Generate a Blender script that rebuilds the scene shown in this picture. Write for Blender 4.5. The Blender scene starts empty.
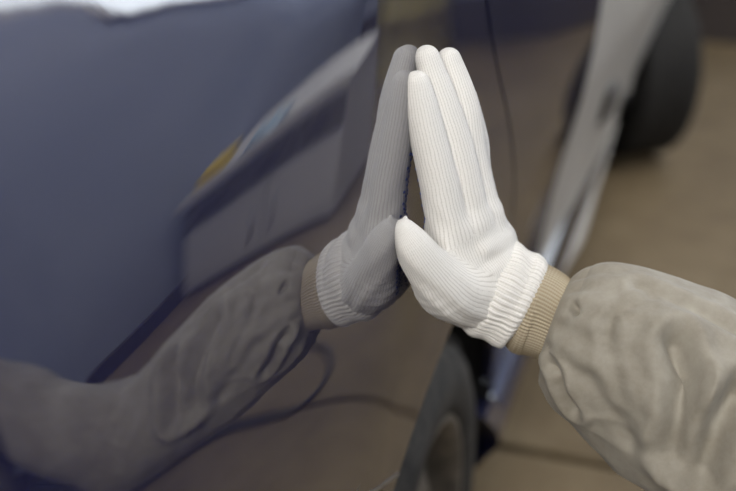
import bpy, bmesh, math, random
import numpy as np
from mathutils import Vector, Matrix, noise
random.seed(7)
SC = bpy.context.scene
COL = SC.collection
# ------------------------------------------------------------------ camera
W_, H_ = 736, 491
FPX = 1022.0
VPX, VPY = 722.0, -245.0                      # vanishing point of the car's long axis
PITCH = math.atan((245.5 - VPY) / FPX)
YAW = math.atan((VPX - 368) * math.cos(PITCH) / FPX)
CAM = np.array([0.20, 0.0, 1.28])
fw = np.array([-math.sin(YAW) * math.cos(PITCH), math.cos(YAW) * math.cos(PITCH), -math.sin(PITCH)])
rt = np.array([math.cos(YAW), math.sin(YAW), 0.0])
up = np.cross(rt, fw)
cam_d = bpy.data.cameras.new('camera')
cam = bpy.data.objects.new('camera', cam_d)
COL.objects.link(cam)
cam.matrix_world = Matrix(((rt[0], up[0], -fw[0], CAM[0]), (rt[1], up[1], -fw[1], CAM[1]),
                           (rt[2], up[2], -fw[2], CAM[2]), (0, 0, 0, 1)))
cam_d.sensor_width = 36.0
cam_d.lens = 36.0 * FPX / W_
cam_d.clip_start = 0.02
cam_d.dof.use_dof = True
cam_d.dof.focus_distance = 0.80
cam_d.dof.aperture_fstop = 2.8
SC.camera = cam
# ------------------------------------------------------------------ world, exposure
wd = bpy.data.worlds.new('world'); SC.world = wd; wd.use_nodes = True
wd.node_tree.nodes['Background'].inputs[0].default_value = (0.75, 0.82, 1.0, 1)
wd.node_tree.nodes['Background'].inputs[1].default_value = 0.35
SC.view_settings.view_transform = 'Standard'
SC.view_settings.look = 'None'
SC.view_settings.gamma = 1.0
SC.view_settings.use_curve_mapping = False
SC.view_settings.exposure = 0.0
KEY_W = 88.0        # the shop lamp behind the camera
TUBE_W = 9.0       # each ceiling lamp
WIN_W = 7.0       # daylight through each wall window

# ------------------------------------------------------------------ helpers
def ray(x, y): return fw + (x - 368) / FPX * rt - (y - 245.5) / FPX * up
def at_y(x, y, Y):
    d = ray(x, y); return CAM + d * (Y / d[1])
def depth(P): return float((np.asarray(P) - CAM) @ fw)

def mat(name, color, rough=0.6, metal=0.0, spec=0.5, coat=0.0, build=None):
    m = bpy.data.materials.new(name); m.use_nodes = True
    b = m.node_tree.nodes['Principled BSDF']
    b.inputs['Base Color'].default_value = (*color, 1)
    b.inputs['Roughness'].default_value = rough
    b.inputs['Metallic'].default_value = metal
    b.inputs['Specular IOR Level'].default_value = spec
    b.inputs['Coat Weight'].default_value = coat
    b.inputs['Coat Roughness'].default_value = 0.02
    if build: build(m.node_tree, b)
    return m

class N:                                             # tiny node helper
    def __init__(s, t): s.t = t
    def n(s, typ, **kw):
        o = s.t.nodes.new(typ)
        for k, v in kw.items(): setattr(o, k, v)
        return o
    def l(s, a, b): s.t.links.new(a, b)
    def math(s, op, a, b=None, c=None):
        o = s.n('ShaderNodeMath', operation=op)
        for i, v in enumerate((a, b, c)):
            if v is None: continue
            if isinstance(v, (int, float)): o.inputs[i].default_value = v
            else: s.l(v, o.inputs[i])
        return o.outputs[0]
    def noise(s, scale, detail=4, vec=None, rough=0.5):
        o = s.n('ShaderNodeTexNoise'); o.inputs['Scale'].default_value = scale
        o.inputs['Detail'].default_value = detail; o.inputs['Roughness'].default_value = rough
        if vec is not None: s.l(vec, o.inputs['Vector'])
        return o.outputs['Fac']
    def obj(s): return s.n('ShaderNodeTexCoord').outputs['Object']
    def ramp(s, fac, stops):
        o = s.n('ShaderNodeValToRGB'); s.l(fac, o.inputs[0])
        e = o.color_ramp.elements
        while len(e) < len(stops): e.new(0.5)
        for i, (p, c) in enumerate(stops): e[i].position = p; e[i].color = (*c, 1)
        return o.outputs[0]
    def bump(s, h, strength, dist, b, normal=None):
        o = s.n('ShaderNodeBump'); o.inputs['Strength'].default_value = strength
        o.inputs['Distance'].default_value = dist; s.l(h, o.inputs['Height'])
        if normal is not None: s.l(normal, o.inputs['Normal'])
        s.l(o.outputs[0], b.inputs['Normal']); return o.outputs[0]

def link(o, parent=None):
    COL.objects.link(o)
    if parent is not None: o.parent = parent
    return o
def tag(o, label=None, cat=None, group=None, kind=None):
    if label: o['label'] = label
    if cat: o['category'] = cat
    if group: o['group'] = group
    if kind: o['kind'] = kind
    return o
def empty(name, loc=(0, 0, 0), parent=None):
    o = bpy.data.objects.new(name, None); o.location = loc; o.empty_display_size = 0.1
    return link(o, parent)
def mesh_obj(name, verts, faces, m, parent=None, smooth=True):
    me = bpy.data.meshes.new(name)
    me.from_pydata([tuple(map(float, v)) for v in verts], [], faces)
    me.validate()
    if smooth: me.polygons.foreach_set('use_smooth', [True] * len(me.polygons))
    if m: me.materials.append(m)
    me.update()
    o = bpy.data.objects.new(name, me)
    # children of an Empty that stands away from the origin keep world coordinates
    link(o, parent)
    if parent is not None:
        q = parent
        off = Vector((0, 0, 0))
        while q is not None:
            if q.type == 'EMPTY': off += q.location
            q = q.parent
        if off.length > 0 and not any(p.get('local') for p in chain(parent)):
            me.transform(Matrix.Translation(-off))
    return o
def chain(o):
    while o is not None:
        yield o; o = o.parent
def box_vf(c, s, bevel=0.0, rot=None):
    bm = bmesh.new(); bmesh.ops.create_cube(bm, size=1)
    bmesh.ops.scale(bm, vec=s, verts=bm.verts)
    if bevel > 0: bmesh.ops.bevel(bm, geom=list(bm.edges), offset=bevel, segments=2, affect='EDGES', profile=0.6)
    if rot is not None: bmesh.ops.transform(bm, matrix=rot, verts=bm.verts)
    v = [tuple(x.co + Vector(c)) for x in bm.verts]; bm.verts.index_update()
    fcs = [[q.index for q in x.verts] for x in bm.faces]; bm.free()
    return v, fcs
def join_vf(*parts):
    V, F = [], []
    for v, f in parts:
        k = len(V); V += list(v); F += [[i + k for i in q] for q in f]
    return V, F
def box(name, c, s, m, parent=None, bevel=0.004, rot=None):
    v, f = box_vf(c, s, bevel, rot); return mesh_obj(name, v, f, m, parent, smooth=False)
def lathe_vf(prof, n, M=None, closed=False):
    """profile of (radius, axial) turned about the local X axis"""
    V, F = [], []
    for i in range(n):
        a = 2 * math.pi * i / n
        for r, x in prof: V.append((x, r * math.cos(a), r * math.sin(a)))
    k = len(prof)
    for i in range(n):
        j = (i + 1) % n
        for q in range(k if closed else k - 1):
            q2 = (q + 1) % k
            F.append([i * k + q, i * k + q2, j * k + q2, j * k + q])
    if M is not None: V = [tuple(M @ Vector(v)) for v in V]
    return V, F
def tube_vf(pts, r, n=10, caps=True):
    V, F = [], []; P = [Vector(p) for p in pts]
    for i, p in enumerate(P):
        t = (P[min(i + 1, len(P) - 1)] - P[max(i - 1, 0)]).normalized()
        a = t.orthogonal().normalized() if i == 0 else (a - t * a.dot(t)).normalized()
        b = t.cross(a); rr = r[i] if isinstance(r, (list, tuple)) else r
        for k in range(n):
            w = 2 * math.pi * k / n; V.append(p + (a * math.cos(w) + b * math.sin(w)) * rr)
    for i in range(len(P) - 1):
        for k in range(n):
            k2 = (k + 1) % n; F.append([i * n + k, i * n + k2, (i + 1) * n + k2, (i + 1) * n + k])
    if caps:
        F.append(list(range(n - 1, -1, -1))); F.append([(len(P) - 1) * n + k for k in range(n)])
    return V, F

# ---- signed-distance modelling + surface nets
def seg_d(P, a, b, ra, rb):
    a = np.asarray(a, float); b = np.asarray(b, float); ab = b - a
    t = np.clip(((P - a) @ ab) / (ab @ ab + 1e-12), 0, 1)
    return np.linalg.norm(P - a - t[..., None] * ab, axis=-1) - (ra + (rb - ra) * t)
def chain_d(P, ch):
    d = None
    for (a, ra), (b, rb) in zip(ch[:-1], ch[1:]):
        q = seg_d(P, a, b, ra, rb); d = q if d is None else np.minimum(d, q)
    return d
def smin(a, b, k):
    h = np.clip(0.5 + 0.5 * (b - a) / k, 0, 1)
    return b + (a - b) * h - k * h * (1 - h)
def surface_nets(fn, lo, hi, h):
    lo = np.asarray(lo, float); n = np.ceil((np.asarray(hi) - lo) / h).astype(int) + 1
    ax = [lo[i] + h * np.arange(n[i]) for i in range(3)]
    D = np.empty(n, np.float32)
    for i in range(0, n[0], 8):
        G = np.stack(np.meshgrid(ax[0][i:i + 8], ax[1], ax[2], indexing='ij'), -1)
        D[i:i + 8] = fn(G)
    S = D < 0
    c = [S[i:n[0] - 1 + i, j:n[1] - 1 + j, k:n[2] - 1 + k] for i in (0, 1) for j in (0, 1) for k in (0, 1)]
    sm = sum(x.astype(np.int8) for x in c); act = (sm > 0) & (sm < 8)
    idx = -np.ones(act.shape, int); cells = np.argwhere(act); idx[act] = np.arange(len(cells))
    acc = np.zeros((len(cells), 3)); cnt = np.zeros(len(cells))
    cor = [(i, j, k) for i in (0, 1) for j in (0, 1) for k in (0, 1)]
    for a in range(8):
        for b in range(a + 1, 8):
            A, B = np.array(cor[a]), np.array(cor[b])
            if np.abs(A - B).sum() != 1: continue
            da = D[tuple((cells + A).T)]; db = D[tuple((cells + B).T)]
            m = (da < 0) != (db < 0)
            t = np.where(m, da / np.where(m, da - db, 1), 0)
            acc += np.where(m[:, None], A + t[:, None] * (B - A), 0); cnt += m
    V = lo + h * (cells + acc / cnt[:, None])
    F = []
    for axis in range(3):
        o1, o2 = [(1, 2), (2, 0), (0, 1)][axis]
        sl0 = [slice(None)] * 3; sl1 = [slice(None)] * 3
        sl0[axis] = slice(0, -1); sl1[axis] = slice(1, None)
        e0, e1 = S[tuple(sl0)], S[tuple(sl1)]
        for flip in (False, True):
            E = np.argwhere((e0 & ~e1) if not flip else (~e0 & e1))
            E = E[(E[:, o1] > 0) & (E[:, o2] > 0)]
            if not len(E): continue
            u1 = np.zeros(3, int); u1[o1] = 1; u2 = np.zeros(3, int); u2[o2] = 1
            q = [idx[tuple((E - u1 - u2).T)], idx[tuple((E - u2).T)], idx[tuple(E.T)], idx[tuple((E - u1).T)]]
            q = np.stack(q, 1)
            if flip: q = q[:, ::-1]
            F.append(q)
    F = np.concatenate(F); F = F[(F >= 0).all(1)]
    return V, F.tolist()

# ------------------------------------------------------------------ materials
def m_paint(t, b):
    n = N(t); o = n.obj()
    nz = n.noise(1400, 2, o)
    c = n.ramp(nz, [(0.3, (0.005, 0.006, 0.034)), (0.7, (0.010, 0.013, 0.066))])
    n.l(c, b.inputs['Base Color'])
    b.inputs['Coat IOR'].default_value = 2.8
    big = n.noise(2.2, 2, o)
    n.bump(big, 0.10, 0.004, b)
    t.nodes[-1].inputs['Strength'].default_value = 0.03
PAINT = mat('navy_metallic_paint', (0.02, 0.025, 0.09), 0.45, 0.25, 0.15, 1.0, m_paint)
def m_pale_refl(t, b):
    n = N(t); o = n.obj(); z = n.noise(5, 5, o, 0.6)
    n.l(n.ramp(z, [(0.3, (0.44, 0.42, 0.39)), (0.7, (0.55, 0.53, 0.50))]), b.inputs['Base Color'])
PALE_REFL = mat('pale_grey_reflection', (0.42, 0.4, 0.38), 0.42, 0.0, 0.5, build=m_pale_refl)  # pale colour stands in for bright surroundings mirrored in the body side
def m_rubber(t, b):
    n = N(t); o = n.obj(); z = n.noise(38, 5, o, 0.65)
    n.l(n.ramp(z, [(0.3, (0.016, 0.016, 0.017)), (0.75, (0.075, 0.070, 0.064))]), b.inputs['Base Color'])
    n.bump(n.noise(260, 3, o), 0.25, 0.002, b)
RUBBER = mat('dusty_tyre_rubber', (0.03, 0.03, 0.03), 0.75, build=m_rubber)
def m_tread(t, b):
    n = N(t); o = n.obj(); z = n.noise(60, 4, o)
    n.l(n.ramp(z, [(0.3, (0.010, 0.010, 0.011)), (0.8, (0.030, 0.028, 0.026))]), b.inputs['Base Color'])
TREAD = mat('black_tread_rubber', (0.02, 0.02, 0.02), 0.8, build=m_tread)
def m_steel(t, b):
    n = N(t); o = n.obj(); z = n.noise(30, 5, o, 0.7)
    n.l(n.ramp(z, [(0.25, (0.10, 0.095, 0.09)), (0.7, (0.32, 0.30, 0.27))]), b.inputs['Base Color'])
STEEL = mat('dusty_wheel_steel', (0.25, 0.24, 0.22), 0.5, 0.7, build=m_steel)
def m_black(t, b):
    n = N(t); z = n.noise(50, 3, n.obj())
    n.l(n.ramp(z, [(0.3, (0.008, 0.008, 0.009)), (0.8, (0.02, 0.019, 0.018))]), b.inputs['Base Color'])
BLACK = mat('black_underbody', (0.01, 0.01, 0.01), 0.8, build=m_black)
def m_plastic(t, b):
    n = N(t); z = n.noise(120, 2, n.obj()); n.bump(z, 0.2, 0.001, b)
PLASTIC = mat('black_trim_plastic', (0.02, 0.02, 0.022), 0.45, build=m_plastic)
def m_bright(t, b):
    n = N(t); z = n.noise(8, 3, n.obj())
    n.l(n.ramp(z, [(0.3, (0.48, 0.48, 0.50)), (0.7, (0.60, 0.60, 0.62))]), b.inputs['Base Color'])
BRIGHT = mat('brushed_bright_metal', (0.55, 0.55, 0.57), 0.3, 0.9, build=m_bright)
GLASS = mat('tinted_car_glass', (0.012, 0.016, 0.018), 0.03, 0, 0.6, 0.6, lambda t, b: N(t).l(N(t).ramp(N(t).noise(3, 1, N(t).obj()), [(0, (0.010, 0.013, 0.015)), (1, (0.016, 0.020, 0.022))]), b.inputs['Base Color']))
def m_lens(t, b):
    n = N(t); n.l(n.ramp(n.noise(90, 1, n.obj()), [(0.3, (0.20, 0.008, 0.006)), (0.8, (0.36, 0.015, 0.01))]), b.inputs['Base Color'])
REDLENS = mat('red_lamp_lens', (0.3, 0.01, 0.01), 0.1, 0, 0.5, 1, m_lens)
def m_hlens(t, b):
    n = N(t); n.l(n.ramp(n.noise(40, 1, n.obj()), [(0.3, (0.5, 0.52, 0.55)), (0.8, (0.7, 0.72, 0.74))]), b.inputs['Base Color'])
CLEARLENS = mat('clear_lamp_lens', (0.6, 0.6, 0.62), 0.08, 0.3, 0.5, 1, m_hlens)

def m_knit(t, b):
    n = N(t)
    a = n.n('ShaderNodeAttribute', attribute_name='knit'); sp = n.n('ShaderNodeSeparateXYZ'); n.l(a.outputs['Vector'], sp.inputs[0])
    u, v = sp.outputs[0], sp.outputs[1]
    wob = n.math('MULTIPLY', n.noise(90, 3, n.obj()), 0.0016)
    u = n.math('ADD', u, wob)
    uc = n.math('FRACT', n.math('DIVIDE', u, 0.0022))
    tri = n.math('ABSOLUTE', n.math('SUBTRACT', uc, 0.5))               # 0 in the middle, .5 in the groove
    col = n.math('SUBTRACT', 1.0, n.math('POWER', n.math('MULTIPLY', tri, 2.0), 2.2))
    row = n.math('SINE', n.math('MULTIPLY', n.math('ADD', n.math('DIVIDE', v, 0.0022), n.math('MULTIPLY', tri, 1.3)), 6.2832))
    h = n.math('MULTIPLY', col, n.math('ADD', 0.78, n.math('MULTIPLY', row, 0.22)))
    h2 = n.math('ADD', h, n.math('MULTIPLY', n.noise(900, 3, n.obj()), 0.5))
    n.bump(h2, 0.30, 0.0007, b)
    n.l(n.ramp(h2, [(0.15, (0.52, 0.50, 0.475)), (0.8, (0.80, 0.785, 0.765))]), b.inputs['Base Color'])
    b.inputs['Sheen Weight'].default_value = 0.25
KNIT = mat('white_cotton_knit', (0.82, 0.8, 0.78), 0.95, 0, 0.1, build=m_knit)
def m_dots(t, b):
    n = N(t); n.l(n.ramp(n.noise(300, 1, n.obj()), [(0.3, (0.01, 0.035, 0.22)), (0.8, (0.02, 0.07, 0.34))]), b.inputs['Base Color'])
DOTS = mat('blue_grip_rubber', (0.02, 0.06, 0.3), 0.4, build=m_dots)
def m_sleeve(t, b):
    n = N(t); o = n.obj()
    z = n.noise(14, 6, o, 0.65); z2 = n.noise(55, 5, o, 0.7)
    c = n.ramp(n.math('ADD', n.math('MULTIPLY', z, 0.65), n.math('MULTIPLY', z2, 0.35)),
               [(0.32, (0.225, 0.200, 0.160)), (0.52, (0.325, 0.300, 0.255)), (0.68, (0.40, 0.375, 0.325))])
    n.l(c, b.inputs['Base Color'])
    w = n.noise(1200, 2, o)
    w3 = n.noise(32, 4, o, 0.6)
    n.bump(n.math('ADD', n.math('MULTIPLY', w, 0.12), w3), 0.35, 0.003, b)
    b.inputs['Sheen Weight'].default_value = 0.1
SLEEVE = mat('taupe_work_jacket_cloth', (0.32, 0.3, 0.25), 0.62, 0, 0.35, build=m_sleeve)
def m_band(t, b):
    n = N(t)
    a = n.n('ShaderNodeAttribute', attribute_name='knit'); sp = n.n('ShaderNodeSeparateXYZ'); n.l(a.outputs['Vector'], sp.inputs[0])
    u, v = sp.outputs[0], sp.outputs[1]
    k = n.math('SINE', n.math('MULTIPLY', n.math('DIVIDE', u, 0.0030), 6.2832))
    k2 = n.math('SINE', n.math('MULTIPLY', n.math('DIVIDE', v, 0.0020), 6.2832))
    h = n.math('ADD', k, n.math('MULTIPLY', k2, 0.35))
    hh = n.math('ADD', n.math('MULTIPLY', h, 0.3), 0.5)
    n.bump(hh, 0.6, 0.0010, b)
    n.l(n.ramp(hh, [(0.1, (0.30, 0.245, 0.165)), (0.85, (0.50, 0.435, 0.33))]), b.inputs['Base Color'])
BAND = mat('beige_rib_knit', (0.45, 0.38, 0.28), 0.9, 0, 0.1, build=m_band)
def m_skin(t, b):
    n = N(t); n.l(n.ramp(n.noise(60, 3, n.obj()), [(0.3, (0.50, 0.30, 0.21)), (0.8, (0.60, 0.38, 0.28))]), b.inputs['Base Color'])
SKIN = mat('skin', (0.55, 0.35, 0.25), 0.5, build=m_skin)
def m_trouser(t, b):
    n = N(t); n.l(n.ramp(n.noise(25, 5, n.obj()), [(0.3, (0.05, 0.055, 0.07)), (0.8, (0.09, 0.095, 0.11))]), b.inputs['Base Color'])
TROUSER = mat('dark_work_trouser_cloth', (0.07, 0.07, 0.09), 0.85, build=m_trouser)

def m_floor(t, b):
    n = N(t); o = n.n('ShaderNodeNewGeometry').outputs['Position']
    z = n.noise(1.1, 6, o, 0.6); z2 = n.noise(7, 6, o, 0.7)
    f = n.math('ADD', n.math('MULTIPLY', z, 0.6), n.math('MULTIPLY', z2, 0.4))
    n.l(n.ramp(f, [(0.33, (0.095, 0.066, 0.033)), (0.5, (0.160, 0.117, 0.064)), (0.66, (0.22, 0.170, 0.102))]), b.inputs['Base Color'])
    n.bump(z2, 0.3, 0.004, b)
FLOOR = mat('brown_dusty_concrete', (0.2, 0.15, 0.1), 0.7, build=m_floor)
def m_joint(t, b):
    n = N(t); n.l(n.ramp(n.noise(9, 3, n.obj()), [(0.3, (0.02, 0.016, 0.012)), (0.8, (0.05, 0.04, 0.03))]), b.inputs['Base Color'])
JOINT = mat('dark_joint_filler', (0.03, 0.025, 0.02), 0.9, build=m_joint)
def wallmat(name, c0, c1):
    def f(t, b):
        n = N(t); o = n.n('ShaderNodeNewGeometry').outputs['Position']
        n.l(n.ramp(n.noise(1.3, 5, o, 0.6), [(0.3, c0), (0.7, c1)]), b.inputs['Base Color'])
        n.bump(n.noise(40, 4, o), 0.15, 0.004, b)
    return mat(name, c0, 0.85, build=f)
WALL = wallmat('blue_grey_wall_paint', (0.30, 0.34, 0.46), (0.40, 0.44, 0.56))
CEIL = wallmat('pale_ceiling_paint', (0.50, 0.51, 0.53), (0.60, 0.61, 0.62))
DADO = wallmat('dark_plinth_paint', (0.035, 0.028, 0.028), (0.06, 0.048, 0.045))
WHITE = wallmat('off_white_enamel', (0.55, 0.54, 0.55), (0.63, 0.62, 0.62))
def m_emit(col, s):
    def f(t, b):
        b.inputs['Emission Color'].default_value = (*col, 1); b.inputs['Emission Strength'].default_value = s
        n = N(t); n.l(n.ramp(n.noise(5, 1, n.obj()), [(0, col), (1, col)]), b.inputs['Base Color'])
    return f
TUBE = mat('lit_fluorescent_tube', (1, 1, 1), 0.4, build=m_emit((1.0, 0.97, 0.90), 9.0))
PANE = mat('bright_overcast_window_pane', (0.9, 0.95, 1), 0.2, build=m_emit((0.86, 0.93, 1.0), 1.6))

# ================================================================== THE SETTING
X0, X1, Y0, Y1, ZC = -4.5, 2.0, -4.5, 5.3, 3.9
fl = mesh_obj('floor', [(X0, Y0, -.03), (X1, Y0, -.03), (X1, Y1, -.03), (X0, Y1, -.03)], [[0, 1, 2, 3]], JOINT)
tag(fl, kind='structure', label='brown dusty concrete floor slabs with dark joints beside the car')
ysl = [Y0, -2.0, 1.72, Y1]; xsl = [X0, -1.9, X1]
for i in range(len(ysl) - 1):
    for j in range(len(xsl) - 1):
        a, b_, c, d = xsl[j], xsl[j + 1], ysl[i], ysl[i + 1]
        box('slab', ((a + b_) / 2, (c + d) / 2, -.015), (b_ - a - .022, d - c - .022, .03), FLOOR, fl, .006)
def wall(name, quad, label, m=WALL):
    return tag(mesh_obj(name, quad, [[0, 1, 2, 3]], m, smooth=False), kind='structure', label=label)
wall('wall_far', [(X0, Y1, 0), (X1, Y1, 0), (X1, Y1, ZC), (X0, Y1, ZC)], 'blue-grey garage wall beyond the front of the car')
wall('wall_right', [(X1, Y1, 0), (X1, Y0, 0), (X1, Y0, ZC), (X1, Y1, ZC)], 'blue-grey garage wall mirrored in the car paint')
wall('wall_left', [(X0, Y0, 0), (X0, Y1, 0), (X0, Y1, ZC), (X0, Y0, ZC)], 'blue-grey garage wall on the far side of the car')
wall('wall_back', [(X1, Y0, 0), (X0, Y0, 0), (X0, Y0, ZC), (X1, Y0, ZC)], 'blue-grey garage wall behind the viewer')
wall('ceiling', [(X0, Y0, ZC), (X0, Y1, ZC), (X1, Y1, ZC), (X1, Y0, ZC)], 'pale painted garage ceiling', CEIL)
for nm, c, s in (('baseboard_far', ((X0 + X1) / 2, Y1 - .015, .13), (X1 - X0, .03, .26)),
                 ('baseboard_right', (X1 - .015, (Y0 + Y1) / 2, .05), (.03, Y1 - Y0, .10))):
    tag(box(nm, c, s, DADO, None, .003), kind='structure', label='dark painted plinth along the foot of the ' + ('far' if 'far' in nm else 'right') + ' wall')
# windows in the right wall
for k, yc in enumerate((-2.6, 0.2, 3.95)):
    w = mesh_obj('window_%d' % (k + 1), [(X1 - .03, yc - 1.0, 1.9), (X1 - .03, yc + 1.0, 1.9), (X1 - .03, yc + 1.0, 3.2), (X1 - .03, yc - 1.0, 3.2)], [[0, 3, 2, 1]], PANE, smooth=False)
    tag(w, kind='structure', label='bright overcast window high in the right wall, ' + ('nearest the back wall', 'behind the kneeling person', 'above the tool cabinet')[k])
    v, f = join_vf(*[box_vf((X1 - .03, yc + dy, 2.55), (.07, .06, 1.42), .004) for dy in (-1.0, 0, 1.0)],
                   *[box_vf((X1 - .03, yc, z), (.07, 2.06, .06), .004) for z in (1.87, 2.55, 3.23)])
    mesh_obj('window_frame', v, f, WHITE, w, False)
    ld = bpy.data.lights.new('window_daylight', 'AREA'); ld.shape = 'RECTANGLE'; ld.size = 1.9; ld.size_y = 1.2
    ld.energy = WIN_W; ld.color = (0.88, 0.94, 1.0)
    lo = bpy.data.objects.new('window_daylight', ld); link(lo); lo.location = (X1 - .09, yc, 2.55)
    lo.rotation_euler = Vector((-1, 0, 0)).to_track_quat('-Z', 'Y').to_euler()

# glowing window added in the far wall so the sill mirrors it
w = mesh_obj('window_4', [(.5, Y1 - .03, 1.1), (1.8, Y1 - .03, 1.1), (1.8, Y1 - .03, 3.1), (.5, Y1 - .03, 3.1)], [[0, 1, 2, 3]], PANE, smooth=False)
tag(w, kind='structure', label='bright window added in the far wall to light up the sill reflection')
v, f = join_vf(*[box_vf((x, Y1 - .03, 2.1), (.06, .07, 2.1), .004) for x in (.5, 1.15, 1.8)], *[box_vf((1.15, Y1 - .03, z), (1.36, .07, .06), .004) for z in (1.08, 2.1, 3.12)])
mesh_obj('window_frame', v, f, WHITE, w, False)
# ceiling lamps
def ceiling_lamp(x, y, z, label, watt, tilt=None, size=(1.25, .34)):
    t = empty('ceiling_lamp', (x, y, z)); t['local'] = 1
    tag(t, label, 'lamp', 'fluorescent ceiling lamps')
    v, f = box_vf((0, 0, .05), (size[1], size[0], .05), .008); mesh_obj('housing', v, f, WHITE, t, False)
    for dx in (-.09, .09):
        v, f = tube_vf([(dx, -size[0] / 2 + .06, 0), (dx, size[0] / 2 - .06, 0)], .016, 12); mesh_obj('tube', v, f, TUBE, t)
        for dy in (-1, 1):
            v, f = box_vf((dx, dy * (size[0] / 2 - .045), .012), (.04, .03, .06), .004); mesh_obj('socket', v, f, PLASTIC, t, False)
    for dy in (-.4, .4):
        v, f = tube_vf([(0, dy, .07), (0, dy, ZC - z)], .006, 8); mesh_obj('suspension_rod', v, f, BRIGHT, t)
    ld = bpy.data.lights.new('lamp_light', 'AREA'); ld.shape = 'RECTANGLE'; ld.size = size[1]; ld.size_y = size[0]
    ld.energy = watt; ld.color = (1.0, 0.95, 0.86)
    lo = bpy.data.objects.new('lamp_light', ld); link(lo, t); lo.location = (0, 0, -.03)
    if tilt is not None:
        q = (Vector(tilt) - Vector((x, y, z))).normalized().to_track_quat('-Z', 'Y'); lo.rotation_euler = q.to_euler()
    return t
ceiling_lamp(.04, -1.30, 2.70, 'low fluorescent lamp hanging behind the viewer over the car tail', KEY_W, (0.1, .75, .95))
ceiling_lamp(-.9, 2.4, 3.3, 'fluorescent lamp hanging over the car roof', TUBE_W)
ceiling_lamp(.7, 4.4, 3.4, 'fluorescent lamp hanging nearest the far wall', TUBE_W)
ceiling_lamp(1.35, 2.65, 3.3, 'fluorescent lamp added over the white tool cabinet to brighten it and the wall', TUBE_W * 4.2)  # added out of view to lift the mirrored cabinet and wall
ceiling_lamp(-3.0, 3.0, 3.3, 'fluorescent lamp hanging on the far side of the car', TUBE_W)

# ================================================================== THE CAR
RW, FW, ZW = (1.0, .31), (3.66, .31), .31
R_T, R_A, R_F = .312, .41, .365
def car_x(y, z):
    """outer skin of the body side, x as a function of length y and height z"""
    y = np.asarray(y, float); z = np.asarray(z, float)
    v = np.zeros(np.broadcast(y, z).shape)
    u_ = np.maximum(z - .75, 0); v = v - .09 * (u_ ** 2) + .0145
    s = np.maximum(z - 1.1985 + .26 * np.clip(y - .30, 0, .25), 0); v = v - 6.0 * s ** 2
    lo = np.maximum(.93 - z, 0); v = v - .050 * (1 - np.exp(-(lo / .325) ** 2))
    c = np.maximum(.28 - y, 0); v = v - .9 * c ** 2
    c = np.maximum(y - 3.55, 0); v = v - .35 * c ** 2
    g = np.clip((.70 - y) / .42, 0, 1); g = g * g * (3 - 2 * g); v = v - .66 * g * (z - .97) ** 2     # the tail corner is rounder
    c = np.maximum(y - .95, 0); v = v + .05 * c * c / (c + .25) * np.clip((z - .30) / .4, .1, 1)
    t = np.clip((y - 1.75 - .9 * np.maximum(z - .3, 0)) / 1.25, 0, 1); v = v + .062 * t * t * (3 - 2 * t)   # the flank swells towards the front wheel
    for (wy, wz), ra, am in ((RW, R_A, .002), (FW, R_F, .020)):
        rho = np.sqrt((y - wy) ** 2 + (z - wz) ** 2)
        v = v + am * np.exp(-((rho - ra) / .05) ** 2)
    return v
def car_n(y, z):
    e = 1e-3
    dy = (car_x(y + e, z) - car_x(y - e, z)) / (2 * e); dz = (car_x(y, z + e) - car_x(y, z - e)) / (2 * e)
    n = np.stack([np.ones_like(dy), -dy, -dz], -1)
    return n / np.linalg.norm(n, axis=-1, keepdims=True)
CXM = -.86                                               # the car's centre plane
def panel(name, outline, m, parent, off=0.0, step=.03, flange=.014, mirror=False, fn=car_x, nn=car_n):
    bm = bmesh.new()
    bm.faces.new([bm.verts.new((0, y, z)) for y, z in outline])
    ys = [p[0] for p in outline]; zs = [p[1] for p in outline]
    for ax, lo, hi in ((1, min(ys), max(ys)), (2, min(zs), max(zs))):
        k = math.ceil(lo / step) * step
        while k < hi:
            co = [0, 0, 0]; co[ax] = k; no = [0, 0, 0]; no[ax] = 1
            bmesh.ops.bisect_plane(bm, geom=bm.verts[:] + bm.edges[:] + bm.faces[:], plane_co=co, plane_no=no, dist=1e-5)
            k += step
    bmesh.ops.triangulate(bm, faces=[f for f in bm.faces if len(f.verts) > 4])
    bmesh.ops.recalc_face_normals(bm, faces=bm.faces)
    bm.verts.index_update()
    yz = np.array([(v.co.y, v.co.z) for v in bm.verts])
    X = fn(yz[:, 0], yz[:, 1]) + off; NN = nn(yz[:, 0], yz[:, 1])
    V = np.stack([X, yz[:, 0], yz[:, 1]], 1)
    F, LN = [], []
    for f in bm.faces:
        q = [v.index for v in f.verts]
        nrm = np.cross(V[q[1]] - V[q[0]], V[q[2]] - V[q[0]])
        if nrm[0] < 0: q = q[::-1]
        F.append(q); LN += [NN[i] for i in q]
    # rolled edge: every boundary edge turns in and goes back into the gap
    be = [e for e in bm.edges if len(e.link_faces) == 1]
    V = list(V); dup = {}
    def back(i):
        if i not in dup:
            dup[i] = len(V); V.append(V[i] + np.array([-flange, 0, 0]))
        return dup[i]
    for e in be:
        f = e.link_faces[0]; i, j = e.verts[0].index, e.verts[1].index
        cen = np.mean([V[v.index] for v in f.verts], axis=0)
        q = [i, j, back(j), back(i)]
        nr = np.cross(V[q[1]] - V[q[0]], V[q[2]] - V[q[0]]); nr = nr / (np.linalg.norm(nr) + 1e-12)
        if nr @ (V[i] - cen) < 0: q = q[::-1]; nr = -nr
        F.append(q); LN += [nr] * 4
    bm.free()
    V = np.array(V); LN = np.array(LN)
    if mirror:
        V = V * [-1, 1, 1] + [2 * CXM, 0, 0]; LN = LN * [-1, 1, 1]
        k = 0; LN2 = []
        for q in F: LN2 += list(LN[k:k + len(q)][::-1]); k += len(q)
        F = [q[::-1] for q in F]; LN = np.array(LN2)
    o = mesh_obj(name, V, F, m, parent)
    try: o.data.normals_split_custom_set([tuple(x) for x in LN])
    except Exception as ex: print('normals', name, ex)
    return o
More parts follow.
